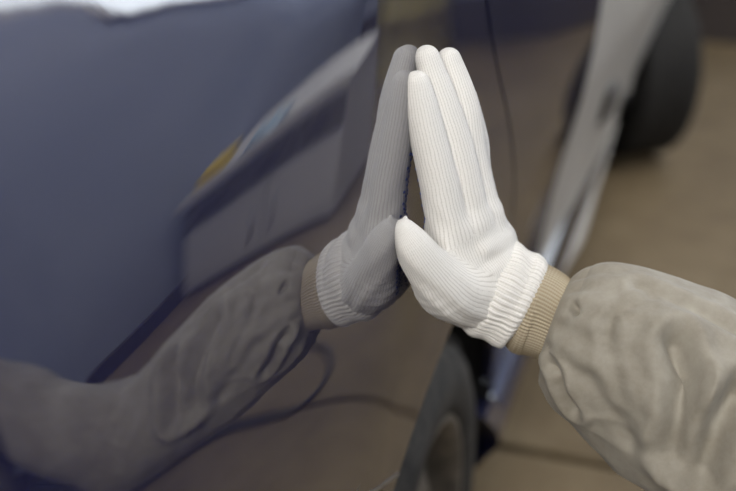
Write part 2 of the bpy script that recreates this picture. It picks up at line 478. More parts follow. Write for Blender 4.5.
def arc(c, r, a0, a1, n=24):
    return [(c[0] + r * math.cos(math.radians(a0 + (a1 - a0) * i / n)), c[1] + r * math.sin(math.radians(a0 + (a1 - a0) * i / n))) for i in range(n + 1)]

car = empty('blue_car', (CXM, 2.1, 0))
tag(car, 'glossy dark blue car whose rear quarter panel the gloved hand presses', 'car')
G = .0038                                                # half a panel gap
SEAM = [(.955, 1.225), (.985, 1.14), (1.01, 1.07), (1.05, 1.00), (1.11, .93), (1.18, .85), (1.26, .76), (1.33, .65), (1.40, .54), (1.445, .42), (1.445, .30)]
def smooth_line(p, k=3):
    for _ in range(k):
        q = [p[0]]
        for a, b in zip(p[:-1], p[1:]):
            q += [(a[0] * .75 + b[0] * .25, a[1] * .75 + b[1] * .25), (a[0] * .25 + b[0] * .75, a[1] * .25 + b[1] * .75)]
        p = q + [p[-1]]
    return p
SEAM = smooth_line(SEAM, 2)
BUMP_L = [(-.20, .80), (.45, .79), (.60, .752), (.70, .69)]
a_b = math.degrees(math.asin((.652 - ZW) / R_A))         # where the bumper seam meets the arch
arch_q = arc(RW, R_A, 180 - a_b, 6, 40)
for mir in (False, True):
    gap = lambda pts, d: [(y + d, z) for y, z in pts]
    quarter = [(y, z + G) for y, z in BUMP_L] + arch_q + gap([p for p in SEAM[::-1] if p[1] > arch_q[-1][1]], -G) + [(.5, 1.225), (.1, 1.22), (-.20, 1.20)]
    panel('quarter_panel', quarter, PAINT, car, mirror=mir, step=(.06 if mir else .018))
    bump = [(-.20, .30), (.40, .30)] + [(.56, .31)] + arc(RW, R_A, 180, 180 - a_b, 14)[1:] + [(y, z - G) for y, z in BUMP_L[::-1]]
    panel('rear_bumper_corner', bump, PAINT, car, mirror=mir)
    bt = []  # bright strip modelled in place of the highlight along the bumper lip
    for (ya, za), (yb, zb) in zip(BUMP_L[:-1], BUMP_L[1:]):
        bt += [(float(car_x(ya + (yb - ya) * q / 6, za + (zb - za) * q / 6)) - .001, ya + (yb - ya) * q / 6, za + (zb - za) * q / 6) for q in range(6)]
    bt.append((float(car_x(.765, .655)) - .001, .765, .655))
    v_, f_ = tube_vf([(p[0] if not mir else 2 * CXM - p[0], p[1], p[2]) for p in bt], .0026, 8)
    mesh_obj('bumper_glint', v_, f_, BRIGHT, car)['label'] = 'thin bright strip standing in for the highlight on the bumper edge'
    rear_door = gap(SEAM[::-1], G) + [(1.4, 1.235), (1.7, 1.24), (1.88 - G, 1.24), (1.90 - G, 1.0), (1.90 - G, .30)]
    panel('rear_door', rear_door, PAINT, car, mirror=mir)
    front_door = [(1.90 + G, .30), (1.90 + G, 1.0), (1.88 + G, 1.24), (3.0, 1.21), (3.09, 1.0), (3.07, .72)] + [(3.035, .60), (3.03, .48), (3.02, .30)]
    panel('front_door', front_door, PALE_REFL, car, mirror=mir)['label'] = 'front door coloured pale grey for its bright reflections'
    ff = [(3.02 + 2 * G, .30), (3.03 + 2 * G, .48), (3.035 + 2 * G, .60), (3.07 + 2 * G, .72), (3.09 + 2 * G, 1.0), (3.0 + 2 * G, 1.21), (3.5, 1.14), (4.05, 1.02), (4.28, .92), (4.28, .60), (FW[0] + R_F * math.cos(math.asin(.29 / R_F)), .60)] + arc(FW, R_F, math.degrees(math.asin(.29 / R_F)), 180, 36)
    panel('front_fender', ff, PALE_REFL, car, mirror=mir)['label'] = 'front fender coloured pale grey for its bright reflections'
    fb = [(FW[0] + R_F, .31), (4.28, .30), (4.28, .595)] + arc(FW, R_F, math.degrees(math.asin(.285 / R_F)), 0, 14)
    panel('front_bumper_corner', fb, PAINT, car, mirror=mir, off=.004)
    # sill: a rounded rocker section swept along the car
    prof = [(-.070, .318), (-.040, .306), (-.018, .284), (-.014, .262), (-.030, .238), (-.052, .205), (-.075, .19), (-.16, .19)]
    V, F = [], []
    ysx = np.linspace(1.37, 3.30, 26)
    for yv in ysx:
        for x, z in prof: x = x + .012 + .030 * min(1, max(0, (yv - 1.5) / 1.2)); V.append((x if not mir else 2 * CXM - x, yv, z))
    k = len(prof)
    for i in range(len(ysx) - 1):
        for q in range(k - 1):
            ff_ = [i * k + q, (i + 1) * k + q, (i + 1) * k + q + 1, i * k + q + 1]
            F.append(ff_ if not mir else ff_[::-1])
    F.append(list(range(k)) if mir else list(range(k))[::-1]); F.append([(len(ysx) - 1) * k + q for q in range(k)])
    mesh_obj('sill', V, F, PAINT, car)
    V, F = [], []
    for yv in np.linspace(1.86, 3.30, 26):
        q_ = min(1, max(0, (yv - 1.85) / .5)) ; wd_ = .005 + .060 * q_
        for x, z in ((-.075, .205), (-.055 + wd_, .212), (-.040 + wd_, .204), (-.038 + wd_, .190), (-.050 + wd_, .172), (-.10, .170)):
            V.append((x if not mir else 2 * CXM - x, yv, z))
    k = 6
    for i in range(len(ysx) - 1):
        for q in range(k - 1):
            ff_ = [i * k + q, (i + 1) * k + q, (i + 1) * k + q + 1, i * k + q + 1]
            F.append(ff_ if not mir else ff_[::-1])
    F.append(list(range(k)) if mir else list(range(k))[::-1]); F.append([(len(ysx) - 1) * k + q for q in range(k)])
    mesh_obj('sill_moulding', V, F, PALE_REFL, car)
    ym, zm = 2.52, .50
    V, F = box_vf((0, ym, zm), (.022, .11, .085), .008)
    V = [(v[0] + float(car_x(v[1], v[2])) + .003, v[1], v[2]) for v in V]
    if mir: V = [(2 * CXM - v[0], v[1], v[2]) for v in V]; F = [q[::-1] for q in F]
    mesh_obj('side_marker', V, F, PLASTIC, car)['label'] = 'small dark fitting on the pale front panel'
    # dark inner body behind the gaps, wheel housings
    inner = [(-.15, .32), (.54, .32)] + arc(RW, R_A + .01, 178, 2, 30) + [(1.43, .25), (3.27, .25)] + arc(FW, R_F + .01, 178, 2, 30) + [(4.2, .32), (4.2, .90), (3.5, 1.10), (2.9, 1.18), (1.0, 1.2), (-.15, 1.18)]
    panel('inner_body', inner, BLACK, car, off=-.030, step=.2, mirror=mir)
    for c in (RW, FW):
        V, F = [], []
        for x in (-.03, -.40):
            for y, z in arc(c, (R_A if c is RW else R_F) + .008, -5, 185, 28): V.append((x if not mir else 2 * CXM - x, y, z))
        n = 29
        F = [[i, i + 1, n + i + 1, n + i] for i in range(n - 1)] + [[n + i for i in range(n)]]
        mesh_obj('wheel_housing', V, F, BLACK, car)
    # greenhouse
    sx = -1 if mir else 1
    gx = lambda y, z: (car_x(y, 1.215) - (z - 1.215) * .36)
    gn = lambda y, z: np.stack([np.full(np.shape(y), .941), np.zeros(np.shape(y)), np.full(np.shape(y), .339)], -1)
    for nm, ol in (('quarter_window', [(.12, 1.26), (.95, 1.27), (.86, 1.58), (.30, 1.56)]),
                   ('rear_door_window', [(1.02, 1.27), (1.84, 1.27), (1.80, 1.63), (.94, 1.60)]),
                   ('front_door_window', [(1.93, 1.27), (3.02, 1.25), (2.62, 1.58), (1.89, 1.63)])):
        panel(nm, ol, GLASS, car, off=-.006, step=.2, mirror=mir, fn=gx, nn=gn)
    panel('window_surround', [(-.10, 1.21), (1.0, 1.228), (3.12, 1.20), (2.62, 1.66), (2.1, 1.69), (.2, 1.66)], PAINT, car, off=-.016, step=.3, mirror=mir, fn=gx, nn=gn)
    panel('belt_moulding', [(.06, 1.232), (3.05, 1.224), (3.05, 1.246), (.06, 1.252)], BRIGHT, car, off=.004, step=.3, mirror=mir, fn=gx, nn=gn)
    for yh in (1.30, 2.10):
        V, F = tube_vf([(car_x(yh, 1.10) - .01, yh, 1.10), (car_x(yh, 1.10) + .028, yh + .02, 1.10), (car_x(yh, 1.10) + .03, yh + .10, 1.10), (car_x(yh, 1.10) + .028, yh + .17, 1.10), (car_x(yh, 1.10) - .01, yh + .19, 1.10)], .010, 10)
        if mir: V = [(2 * CXM - v[0], v[1], v[2]) for v in V]; F = [q[::-1] for q in F]
        mesh_obj('door_handle', V, F, PAINT, car)
    # wing mirror
    V, F = box_vf((.10 if not mir else 2 * CXM - .10, 2.93, 1.27), (.20, .11, .15), .035); mesh_obj('wing_mirror', V, F, PAINT, car)
    V, F = box_vf((-.02 if not mir else 2 * CXM + .02, 4.18, .80), (.10, .24, .15), .03); mesh_obj('headlamp', V, F, CLEARLENS, car)
    V, F = box_vf((-.20 if not mir else 2 * CXM + .20, -.20, .98), (.09, .10, .42), .025); mesh_obj('tail_lamp', V, F, REDLENS, car)
# cross-car surfaces
def sweep(name, line, m, inset=lambda y, z: 0.0, nx=14, crown=.04):
    """line of (y,z) points swept across the car, bowed outward by the crown"""
    V, F = [], []
    for (y, z) in line:
        x1 = float(car_x(min(max(y, -.2), 4.28), min(z, 1.2))) - inset(y, z); x0 = 2 * CXM - x1
        for i in range(nx + 1):
            t = i / nx; V.append((x0 + (x1 - x0) * t, y, z + crown * (1 - (2 * t - 1) ** 2)))
    for j in range(len(line) - 1):
        for i in range(nx):
            a = j * (nx + 1) + i; F.append([a, a + 1, a + nx + 2, a + nx + 1])
    o = mesh_obj(name, V, F, m, car); return o
gi = lambda y, z: max(0, (z - 1.215)) * .36 + .012
sweep('roof', [(.10, 1.655), (.3, 1.675), (1.0, 1.70), (2.1, 1.69), (2.55, 1.66)], PAINT, gi, crown=.05)
sweep('rear_window', [(-.17, 1.23), (.12, 1.66)], GLASS, gi, crown=0)
sweep('tailgate', [(-.195, .70), (-.21, .95), (-.20, 1.15), (-.165, 1.24)], PAINT, lambda y, z: .0, crown=0)
sweep('rear_bumper', [(-.195, .30), (-.23, .40), (-.235, .60), (-.20, .70)], PAINT, lambda y, z: .0, crown=0)
sweep('windscreen', [(2.55, 1.67), (3.15, 1.20)], GLASS, gi, crown=.02)
sweep('bonnet', [(3.10, 1.18), (3.5, 1.135), (4.05, 1.01), (4.28, .91)], PAINT, lambda y, z: .004, crown=.04)
sweep('front_bumper', [(4.28, .92), (4.31, .70), (4.32, .50), (4.28, .30)], PAINT, lambda y, z: 0, crown=0)
box('underbody', (CXM, 2.05, .26), (1.36, 4.3, .06), BLACK, car, .01)

def wheel(wy, x_out, steer=0.0, mir=False):
    w = empty('wheel', (0, 0, 0), car); w['local'] = 1
    w.location = Vector((x_out if not mir else 2 * CXM - x_out, wy, ZW)) - car.location
    w.rotation_euler = (0, 0, steer + (math.pi if mir else 0))
    tw = .205
    R = R_T
    side = [(.205, -.012), (.212, .004), (.228, .010), (.250, .0125), (.270, .011), (.274, .0075), (.290, .0025), (R - .010, -.010)]
    tread = [(R - .010, -.010), (R - .002, -.024), (R, -.040)]
    nb = 5
    for i in range(nb):
        x0 = -.042 - i * (tw - .084) / nb; x1 = -.042 - (i + 1) * (tw - .084) / nb
        tread += [(R + .001, x0), (R + .001, x1 + .006), (R - .008, x1 + .005), (R - .008, x1 + .001)]
    tread += [(R, -tw + .040), (R - .002, -tw + .024), (R - .010, -tw + .010), (.27, -tw - .002), (.205, -tw + .012)]
    v, f = lathe_vf(side, 96); mesh_obj('sidewall', v, f, RUBBER, w)
    v, f = lathe_vf(tread, 96); mesh_obj('tread', v, f, TREAD, w, False)
    # lateral sipes: a ring of small raised lugs on the shoulder
    parts = []
    for i in range(60):
        a = 2 * math.pi * i / 60; M = Matrix.Rotation(a, 4, 'X')
        for xs in (-.030, -tw + .030):
            v, f = box_vf((xs, R - .0015, 0), (.034, .010, .022), 0); parts.append(([tuple(M @ Vector(p)) for p in v], f))
    v, f = join_vf(*parts); o = mesh_obj('tread_lugs', v, f, TREAD, w, False); o['kind'] = 'stuff'
    v, f = lathe_vf([(.209, -.010), (.213, -.002), (.209, .004), (.200, .002), (.192, -.012), (.186, -.030), (.184, -.12)], 72); mesh_obj('rim', v, f, STEEL, w)
    v, f = lathe_vf([(.184, -.045), (.150, -.040), (.12, -.022), (.085, -.020), (.07, -.03), (.0, -.03)], 60); mesh_obj('wheel_disc', v, f, STEEL, w)
    v, f = lathe_vf([(.045, -.034), (.045, -.012), (.036, -.005), (0, -.004)], 32); mesh_obj('hub_cap', v, f, PLASTIC, w)
    for i in range(5):
        a = 2 * math.pi * i / 5 + .3
        v, f = tube_vf([(-.030, .062 * math.cos(a), .062 * math.sin(a)), (-.010, .062 * math.cos(a), .062 * math.sin(a))], .010, 6); mesh_obj('lug_nut', v, f, STEEL, w, False)
    for i in range(10):
        a = 2 * math.pi * i / 10
        v, f = tube_vf([(-.036, .138 * math.cos(a), .138 * math.sin(a)), (-.0335, .138 * math.cos(a), .138 * math.sin(a))], .017, 14); mesh_obj('vent_hole', v, f, BLACK, w, False)
    return w
wheel(RW[0], -.035); wheel(RW[0], -.035, mir=True)
wheel(FW[0], .125, math.radians(30)); wheel(FW[0], .125, math.radians(28), True)

# ================================================================== THE PERSON
def PX(px, py, Y, rpx):
    P = at_y(px, py, Y); return (P, rpx * depth(P) / FPX)
index = [PX(417, 84, .730, 13.5), PX(422, 112, .730, 17.5), PX(438, 180, .730, 19.5), PX(449, 232, .735, 22)]
middle = [PX(427, 58, .752, 13), PX(441, 100, .752, 16.5), PX(457, 155, .752, 18.5), PX(468, 222, .752, 22)]
ring = [PX(449, 60, .778, 12.5), PX(463, 105, .776, 16), PX(470, 160, .774, 17.5), PX(483, 225, .772, 21)]
little = [PX(465, 98, .802, 12.5), PX(473, 140, .798, 15.5), PX(477, 180, .794, 16), PX(492, 236, .790, 18)]
thumb = [PX(405, 218, .684, 2.5), PX(404, 231, .682, 12.5), PX(413, 246, .684, 18.5), PX(426, 265, .692, 22.5), PX(447, 289, .712, 30), PX(470, 295, .742, 32)]
meta = [[PX(449, 232, .735, 22), PX(476, 290, .752, 32)], [PX(468, 222, .752, 22), PX(484, 288, .76, 33)],
        [PX(483, 225, .772, 21), PX(492, 284, .77, 33)], [PX(492, 236, .790, 18), PX(498, 280, .785, 32)]]
wristp = [PX(476, 278, .765, 43), PX(515, 298, .765, 40)]
folds = [[PX(494, 208, .795, 7), PX(490, 211, .77, 7), PX(476, 222, .742, 4)], [PX(507, 236, .795, 8), PX(504, 238, .77, 8), PX(484, 250, .738, 4)], [PX(515, 256, .79, 8), PX(510, 260, .765, 8), PX(490, 272, .735, 5)]]
def resample(ch, k=4):
    A = np.array([np.append(p, r) for p, r in ch]); n = len(A); out = []
    for i in range(n - 1):
        p0, p1, p2, p3 = A[max(i - 1, 0)], A[i], A[i + 1], A[min(i + 2, n - 1)]
        for q in range(k):
            u = q / k; w = .5 * (2 * p1 + (p2 - p0) * u + (2 * p0 - 5 * p1 + 4 * p2 - p3) * u * u + (3 * p1 - p0 - 3 * p2 + p3) * u ** 3)
            out.append((w[:3], float(w[3])))
    return out + [(A[-1][:3], float(A[-1][3]))]
index, middle, ring, little = [resample(c) for c in (index, middle, ring, little)]
thumb = thumb[:1] + resample(thumb[1:])
chains = [index, middle, ring, little, thumb]
def glove_d(P):
    fi = [chain_d(P, c) for c in chains]
    d = fi[0]
    for q in fi[1:4]: d = smin(d, q, .0022)
    pm = chain_d(P, meta[0])
    for q in meta[1:]: pm = smin(pm, chain_d(P, q), .012)
    pm = smin(pm, chain_d(P, wristp), .012)
    for c in folds: pm = smin(pm, chain_d(P, c), .009)
    d = smin(d, pm, .006)
    d = smin(d, fi[4], .008)
    # shallow wrinkles in the loose knit
    nzv = (np.sin(P[..., 0] * 310 + P[..., 2] * 260 + 1.3 * np.sin(P[..., 1] * 90)) * .0007 +
           np.sin(P[..., 1] * 210 + P[..., 2] * 150) * .0003)
    wr = np.clip((1.0 - P[..., 2]) / .12, 0, 1)
    return d + nzv * wr
allp = np.array([p for c in chains + meta + [wristp] for p, r in c])
gv, gf = surface_nets(glove_d, allp.min(0) - .05, allp.max(0) + .05, .0014)

def knit_uv(V):
    """knit coordinates: u around the finger or palm, v along it"""
    best = np.full(len(V), 9.0); out = np.zeros((len(V), 3))
    pal = [(np.mean([m[0][0] for m in meta], 0), .02), (np.mean([m[1][0] for m in meta], 0), .03)]
    for c in chains + [pal]:
        s = 0.0
        d = chain_d(V, c) if c is not pal else np.min([chain_d(V, m) for m in meta], 0) + .001
        use = d < best
        L = c[1:] if c is thumb else c
        A, B = L[0][0], L[-1][0]; ax = (B - A) / np.linalg.norm(B - A)
        # bent frame: v from the nearest segment, u as an angle about the local axis
        v = np.zeros(len(V)); bd = np.full(len(V), 9.0); ctr = np.zeros((len(V), 3)); 
        for (a, ra), (b, rb) in zip(L[:-1], L[1:]):
            ab = b - a; l = np.linalg.norm(ab); t = ((V - a) @ ab) / (l * l); tc = np.clip(t, 0, 1)
            q = a + tc[:, None] * ab; dd = np.linalg.norm(V - q, axis=1); m = dd < bd
            bd = np.where(m, dd, bd); v = np.where(m, s + t * l, v); ctr = np.where(m[:, None], q, ctr); s += l
        e1 = np.cross(ax, [1, 0, 0]); e1 /= np.linalg.norm(e1); e2 = np.cross(ax, e1)
        r = V - ctr; ang = np.arctan2(r @ e1, r @ e2)
        rad = .0115 if c is not thumb else .0165
        uu = np.round(2 * math.pi * rad / .0022) * .0022 / (2 * math.pi) * ang
        if c is pal:                                          # the palm runs flat: across the hand plus thickness
            uu = r @ e1 + .3 * (r @ e2)
        out[use, 0] = uu[use]; out[use, 1] = v[use]; best = np.where(use, d, best)
    return out
def set_attr(o, arr):
    a = o.data.attributes.new('knit', 'FLOAT_VECTOR', 'POINT'); a.data.foreach_set('vector', np.asarray(arr, np.float32).ravel())

# torso etc. first so the root exists
person = empty('person', (.62, .42, 0))
tag(person, 'kneeling person in taupe work jacket and white glove pressing the blue car', 'person')
glove = mesh_obj('work_glove', gv, gf, KNIT, person); glove['label'] = 'white knitted cotton glove with blue grip dots on the palm'
set_attr(glove, knit_uv(gv))

# lofted cloth tubes
def loft(name, ctr, rad, m, parent, ns, na, disp=None, ell=None, thick=0.0, ref=(0, 1, 0), closed_end=False):
    """ctr: control centres, rad: radii at them; Catmull-Rom through both"""
    C = np.array(ctr, float); R = np.array(rad, float); n = len(C)
    def cr(A, t):
        i = min(int(t), n - 2); u = t - i
        p0, p1, p2, p3 = A[max(i - 1, 0)], A[i], A[i + 1], A[min(i + 2, n - 1)]
        return .5 * (2 * p1 + (p2 - p0) * u + (2 * p0 - 5 * p1 + 4 * p2 - p3) * u * u + (3 * p1 - p0 - 3 * p2 + p3) * u ** 3)
    T = np.linspace(0, n - 1, ns)
    cc = np.array([cr(C, t) for t in T]); rr = np.array([cr(R, t) for t in T])
    L = np.concatenate([[0], np.cumsum(np.linalg.norm(np.diff(cc, axis=0), axis=1))])
    V, K, F = [], [], []
    for i in range(ns):
        tg = cc[min(i + 1, ns - 1)] - cc[max(i - 1, 0)]; tg /= np.linalg.norm(tg)
        e1 = np.array(ref, float); e1 -= tg * (e1 @ tg); e1 /= np.linalg.norm(e1); e2 = np.cross(tg, e1)
        for k in range(na):
            a = 2 * math.pi * k / na
            r = rr[i]
            ex = 1.0 if ell is None else ell
            dr = disp(L[i], a, rr[i]) if disp else 0.0
            V.append(cc[i] + e1 * math.cos(a) * (r * ex + dr) + e2 * math.sin(a) * (r + dr))
            K.append((a * round(rr.mean() * 6.2832 / .003) * .003 / 6.2832, L[i], 0))
    for i in range(ns - 1):
        for k in range(na):
            k2 = (k + 1) % na; F.append([i * na + k, i * na + k2, (i + 1) * na + k2, (i + 1) * na + k])
    o = mesh_obj(name, V, F, m, parent)
    set_attr(o, K)
    if thick:
        s = o.modifiers.new('thickness', 'SOLIDIFY'); s.thickness = thick; s.offset = -1
    return o, L
# ribbed glove cuff
def cuff_disp(s, a, r):
    rib = .0008 * math.cos(52 * a + .6 * math.sin(s * 120))
    roll = .0012 * math.sin(s / .0125 * 3.1416 + 1.2 * math.sin(2 * a)) * min(1, s / .02)
    return rib + roll
cf = [PX(464, 273, .764, 38), PX(478, 281, .765, 46.5), PX(496, 290, .766, 51), PX(514, 299, .767, 49.5), PX(523, 303, .767, 48), PX(527, 305, .767, 43)]
loft('ribbed_cuff', [c for c, r in cf], [r for c, r in cf], KNIT, glove, 60, 276, cuff_disp, thick=.002)
# blue dots on the palm side: set where a ray from the palm side meets the glove
def dots():
    P0, Fc = [], []
    Vn = gv; nrm = np.zeros_like(gv)
    fa = np.array(gf); cr_ = np.cross(gv[fa[:, 2]] - gv[fa[:, 0]], gv[fa[:, 3]] - gv[fa[:, 1]])
    for k in range(4): np.add.at(nrm, fa[:, k], cr_)
    nrm /= np.linalg.norm(nrm, axis=1, keepdims=True) + 1e-12
    V_, F_ = [], []
    cand = np.argwhere(nrm[:, 0] < -.90)[:, 0]
    seen = set()
    for i in cand:
        y, z = gv[i, 1], gv[i, 2]
        row = round(z / .0052); key = (row, round((y + (row % 2) * .003) / .006))
        if key in seen: continue
        cy = key[1] * .006 - (row % 2) * .003
        if abs(y - cy) > .0008 or abs(z - row * .0052) > .0008: continue
        seen.add(key)
        n_ = Vector(nrm[i]); a = n_.orthogonal().normalized(); b = n_.cross(a); k0 = len(V_)
        p = Vector(gv[i])
        for rr, hh in ((.0015, -.0002), (.0011, .0006)):
            for q in range(8):
                w = q * math.pi / 4; V_.append(p + a * math.cos(w) * rr + b * math.sin(w) * rr + n_ * hh)
        V_.append(p + n_ * .0008)
        for q in range(8):
            q2 = (q + 1) % 8; F_.append([k0 + q, k0 + q2, k0 + 8 + q2, k0 + 8 + q]); F_.append([k0 + 8 + q, k0 + 8 + q2, k0 + 16])
    o = mesh_obj('grip_dots', V_, F_, DOTS, glove); o['kind'] = 'stuff'; o['label'] = 'rows of small blue rubber grip dots'
    print('dots', len(seen))
dots()
# beige rib-knit band of the jacket
kb = [PX(518, 302, .768, 38), PX(529, 307, .768, 47), PX(540, 311, .768, 46), PX(557, 319, .766, 42.5), PX(573, 325, .764, 44)]
def band_disp(s, a, r): return .0004 * math.cos(75 * a) + .0012 * math.sin(3 * a + 60 * s)
# jacket sleeve
SHO = np.array([.66, .64, .90]); ELB = at_y(835, 487, .735)
sl = [PX(556, 321, .766, 44), PX(566, 325, .765, 62), PX(590, 336, .763, 80), PX(640, 362, .760, 92), PX(700, 400, .755, 102)]
ctr = [c for c, r in sl] + [ELB, ELB + (SHO - ELB) * .35 + np.array([0, 0, -.012]), ELB + (SHO - ELB) * .75, SHO]
rad = [r for c, r in sl] + [.076, .074, .078, .082]
rs = np.random.RandomState(11)
def sleeve_disp(s, a, r):
    d = 0.0
    # gathers next to the knit band die out along the sleeve
    g = math.exp(-s / .035) * min(1, s / .006)
    d += g * .0030 * math.cos(9 * a + 2.0 * math.sin(a * 2)) + g * .0018 * math.cos(17 * a + 1)
    # long soft folds twisting along the sleeve
    w = min(1, max(0, (s - .015) / .05))
    p = Vector((math.cos(a) * 1.3, math.sin(a) * 1.3, s * 9))
    n1 = noise.noise(p + Vector((3.1, 7.7, 1.2)))
    n2 = noise.noise(Vector((math.cos(a + s * 7) * 2.6, math.sin(a + s * 7) * 2.6, s * 13)) + Vector((9, 2, 5)))
    n3 = noise.noise(Vector((math.cos(a) * 5, math.sin(a) * 5, s * 45)))
    n4 = noise.noise(Vector((math.cos(a - s * 11) * 1.9, math.sin(a - s * 11) * 1.9, s * 16)) + Vector((1, 12, 4)))
    d += w * (.0065 * n1 + .0030 * (.28 - min(.5, abs(n2))) + .0018 * (.25 - min(.45, abs(n4))) + .0008 * n3)
    return d
sleeve, _ = loft('jacket_sleeve', ctr, rad, SLEEVE, person, 300, 260, sleeve_disp, thick=.0015)
bpy.context.view_layer.update()
def crease(o, lines):
    V = np.array([v.co for v in o.data.vertices]); Nn = np.array([v.normal for v in o.data.vertices]); dsp = np.zeros(len(V))
    off = np.array(person.location)
    for pts, A, w in lines:
        P = []                                            # lay the fold line onto the cloth
        for (xa, ya, _), (xb, yb, _) in zip(pts[:-1], pts[1:]):
            for q in range(7):
                d = ray(xa + (xb - xa) * q / 6, ya + (yb - ya) * q / 6); d = d / np.linalg.norm(d)
                ok, loc, nr_, ix = o.ray_cast(Vector(CAM - off), Vector(d))
                if ok: P.append(np.array(loc))
        if len(P) < 2: continue
        P = [p + np.array([0, 0, 1e-6 * i]) for i, p in enumerate(P)]
        best = np.full(len(V), 9.0)
        for a, b in zip(P[:-1], P[1:]):
            # distance across the cloth: measured in the plane seen from outside the sleeve
            ab = b - a; t = np.clip(((V - a) @ ab) / (ab @ ab), 0, 1); best = np.minimum(best, np.linalg.norm(V - a - t[:, None] * ab, axis=1))
        dsp += A * (np.exp(-(best / w) ** 2) - (.55 if w > .004 else 0) * np.exp(-((best - 1.9 * w) / w) ** 2))
    V = V + Nn * dsp[:, None]
    o.data.vertices.foreach_set('co', V.astype(np.float32).ravel()); o.data.update()
FY = .695
crease(sleeve, [([(676, 345, FY), (684, 380, FY), (680, 420, FY), (672, 455, FY)], -.015, .010),
                ([(740, 395, FY), (716, 425, FY), (700, 470, FY)], -.017, .011),
                ([(608, 335, FY), (614, 312, .70), (650, 298, .715)], -.002, .005),
                ([(606, 325, FY), (609, 357, FY), (620, 395, FY)], -.002, .006),
                ([(551, 366, .72), (561, 388, .715), (574, 410, .71)], -.008, .006),
                ([(590, 380, FY), (622, 425, FY), (650, 455, FY)], -.002, .008),
                ([(573, 306, .725), (575, 311, .725)], -.008, .0035),
                ([(640, 285, .72), (690, 305, .71), (736, 330, .70)], -.004, .007),
                ([(645, 330, FY), (655, 375, FY), (650, 410, FY)], -.0015, .007)])
sleeve['label'] = 'taupe work jacket sleeve, baggy above the knit wristband'
band, _ = loft('knit_wristband', [c for c, r in kb], [r for c, r in kb], BAND, sleeve, 50, 300, band_disp, thick=.002)
band['label'] = 'beige rib-knit wristband'
# forearm inside
wrist = PX(505, 298, .766, 28)
v, f = tube_vf([wrist[0], ctr[2], ctr[4], ELB, ELB + (SHO - ELB) * .5, SHO], [.028, .032, .040, .045, .048, .055], 20)
# torso, head, legs as continuous surfaces
FWD = np.array([-.95, .31, 0]); RGT = np.array([.31, .95, 0])
base = SHO - RGT * .17; base = np.array([base[0] + .02, base[1], 0])
def at(fwd, rgt, z): return base + FWD * fwd + RGT * rgt + np.array([0, 0, z - .06 * min(max((z - .5) / .3, 0), 1)])
pel = at(-.14, 0, .50)
def jacket_d(P):
    d = seg_d(P, at(-.13, -.03, .56), at(-.04, -.02, .80), .135, .145)
    d = smin(d, seg_d(P, at(-.13, .05, .56), at(-.04, .04, .80), .135, .145), .05)
    d = smin(d, seg_d(P, at(-.01, -.13, .95), at(-.01, .13, .95), .095, .095), .08)
    d = smin(d, seg_d(P, at(0, 0, .98), at(.02, 0, 1.06), .09, .075), .04)
    le, lh = at(.10, -.27, .70), at(.27, -.20, .56)
    d = smin(d, seg_d(P, at(-.01, -.17, .95), le, .075, .065), .03)
    d = smin(d, seg_d(P, le, lh, .063, .050), .02)
    d = smin(d, seg_d(P, at(-.01, .10, .95), SHO, .09, .080), .03)
    return d + .004 * np.sin(P[..., 2] * 55 + P[..., 0] * 30 + 2 * np.sin(P[..., 1] * 25))
v_, f_ = surface_nets(jacket_d, at(0, 0, .72) - np.array([.62, .62, .34]), at(0, 0, .72) + np.array([.62, .62, .45]), .011)
jk = mesh_obj('jacket', v_, f_, SLEEVE, person)
def trouser_d(P):
    d = seg_d(P, at(-.15, -.08, .50), at(-.15, .08, .50), .13, .13)
    for s, k in ((-1, .30), (1, .26)):
        kn = at(k - .02, s * .15, .105)
        d = smin(d, seg_d(P, at(-.13, s * .09, .48), kn, .105, .080), .03)
        d = smin(d, seg_d(P, kn, at(k - .40, s * .13, .085), .075, .060), .02)
    return d
v_, f_ = surface_nets(trouser_d, at(0, 0, .3) - np.array([.7, .7, .32]), at(0, 0, .3) + np.array([.7, .7, .36]), .011)
mesh_obj('trousers', v_, f_, TROUSER, person)
for s, k in ((-1, .30), (1, .26)):
    A, B = at(k - .41, s * .13, .075), at(k - .60, s * .13, .055)
    bd = lambda P: smin(seg_d(P, A, B, .055, .045), seg_d(P, B, B + np.array([0, 0, -.005]), .05, .05), .02)
    v_, f_ = surface_nets(bd, np.minimum(A, B) - .08, np.maximum(A, B) + .08, .008)
    mesh_obj('boot', v_, f_, BLACK, person)
hc = at(.07, 0, 1.24)
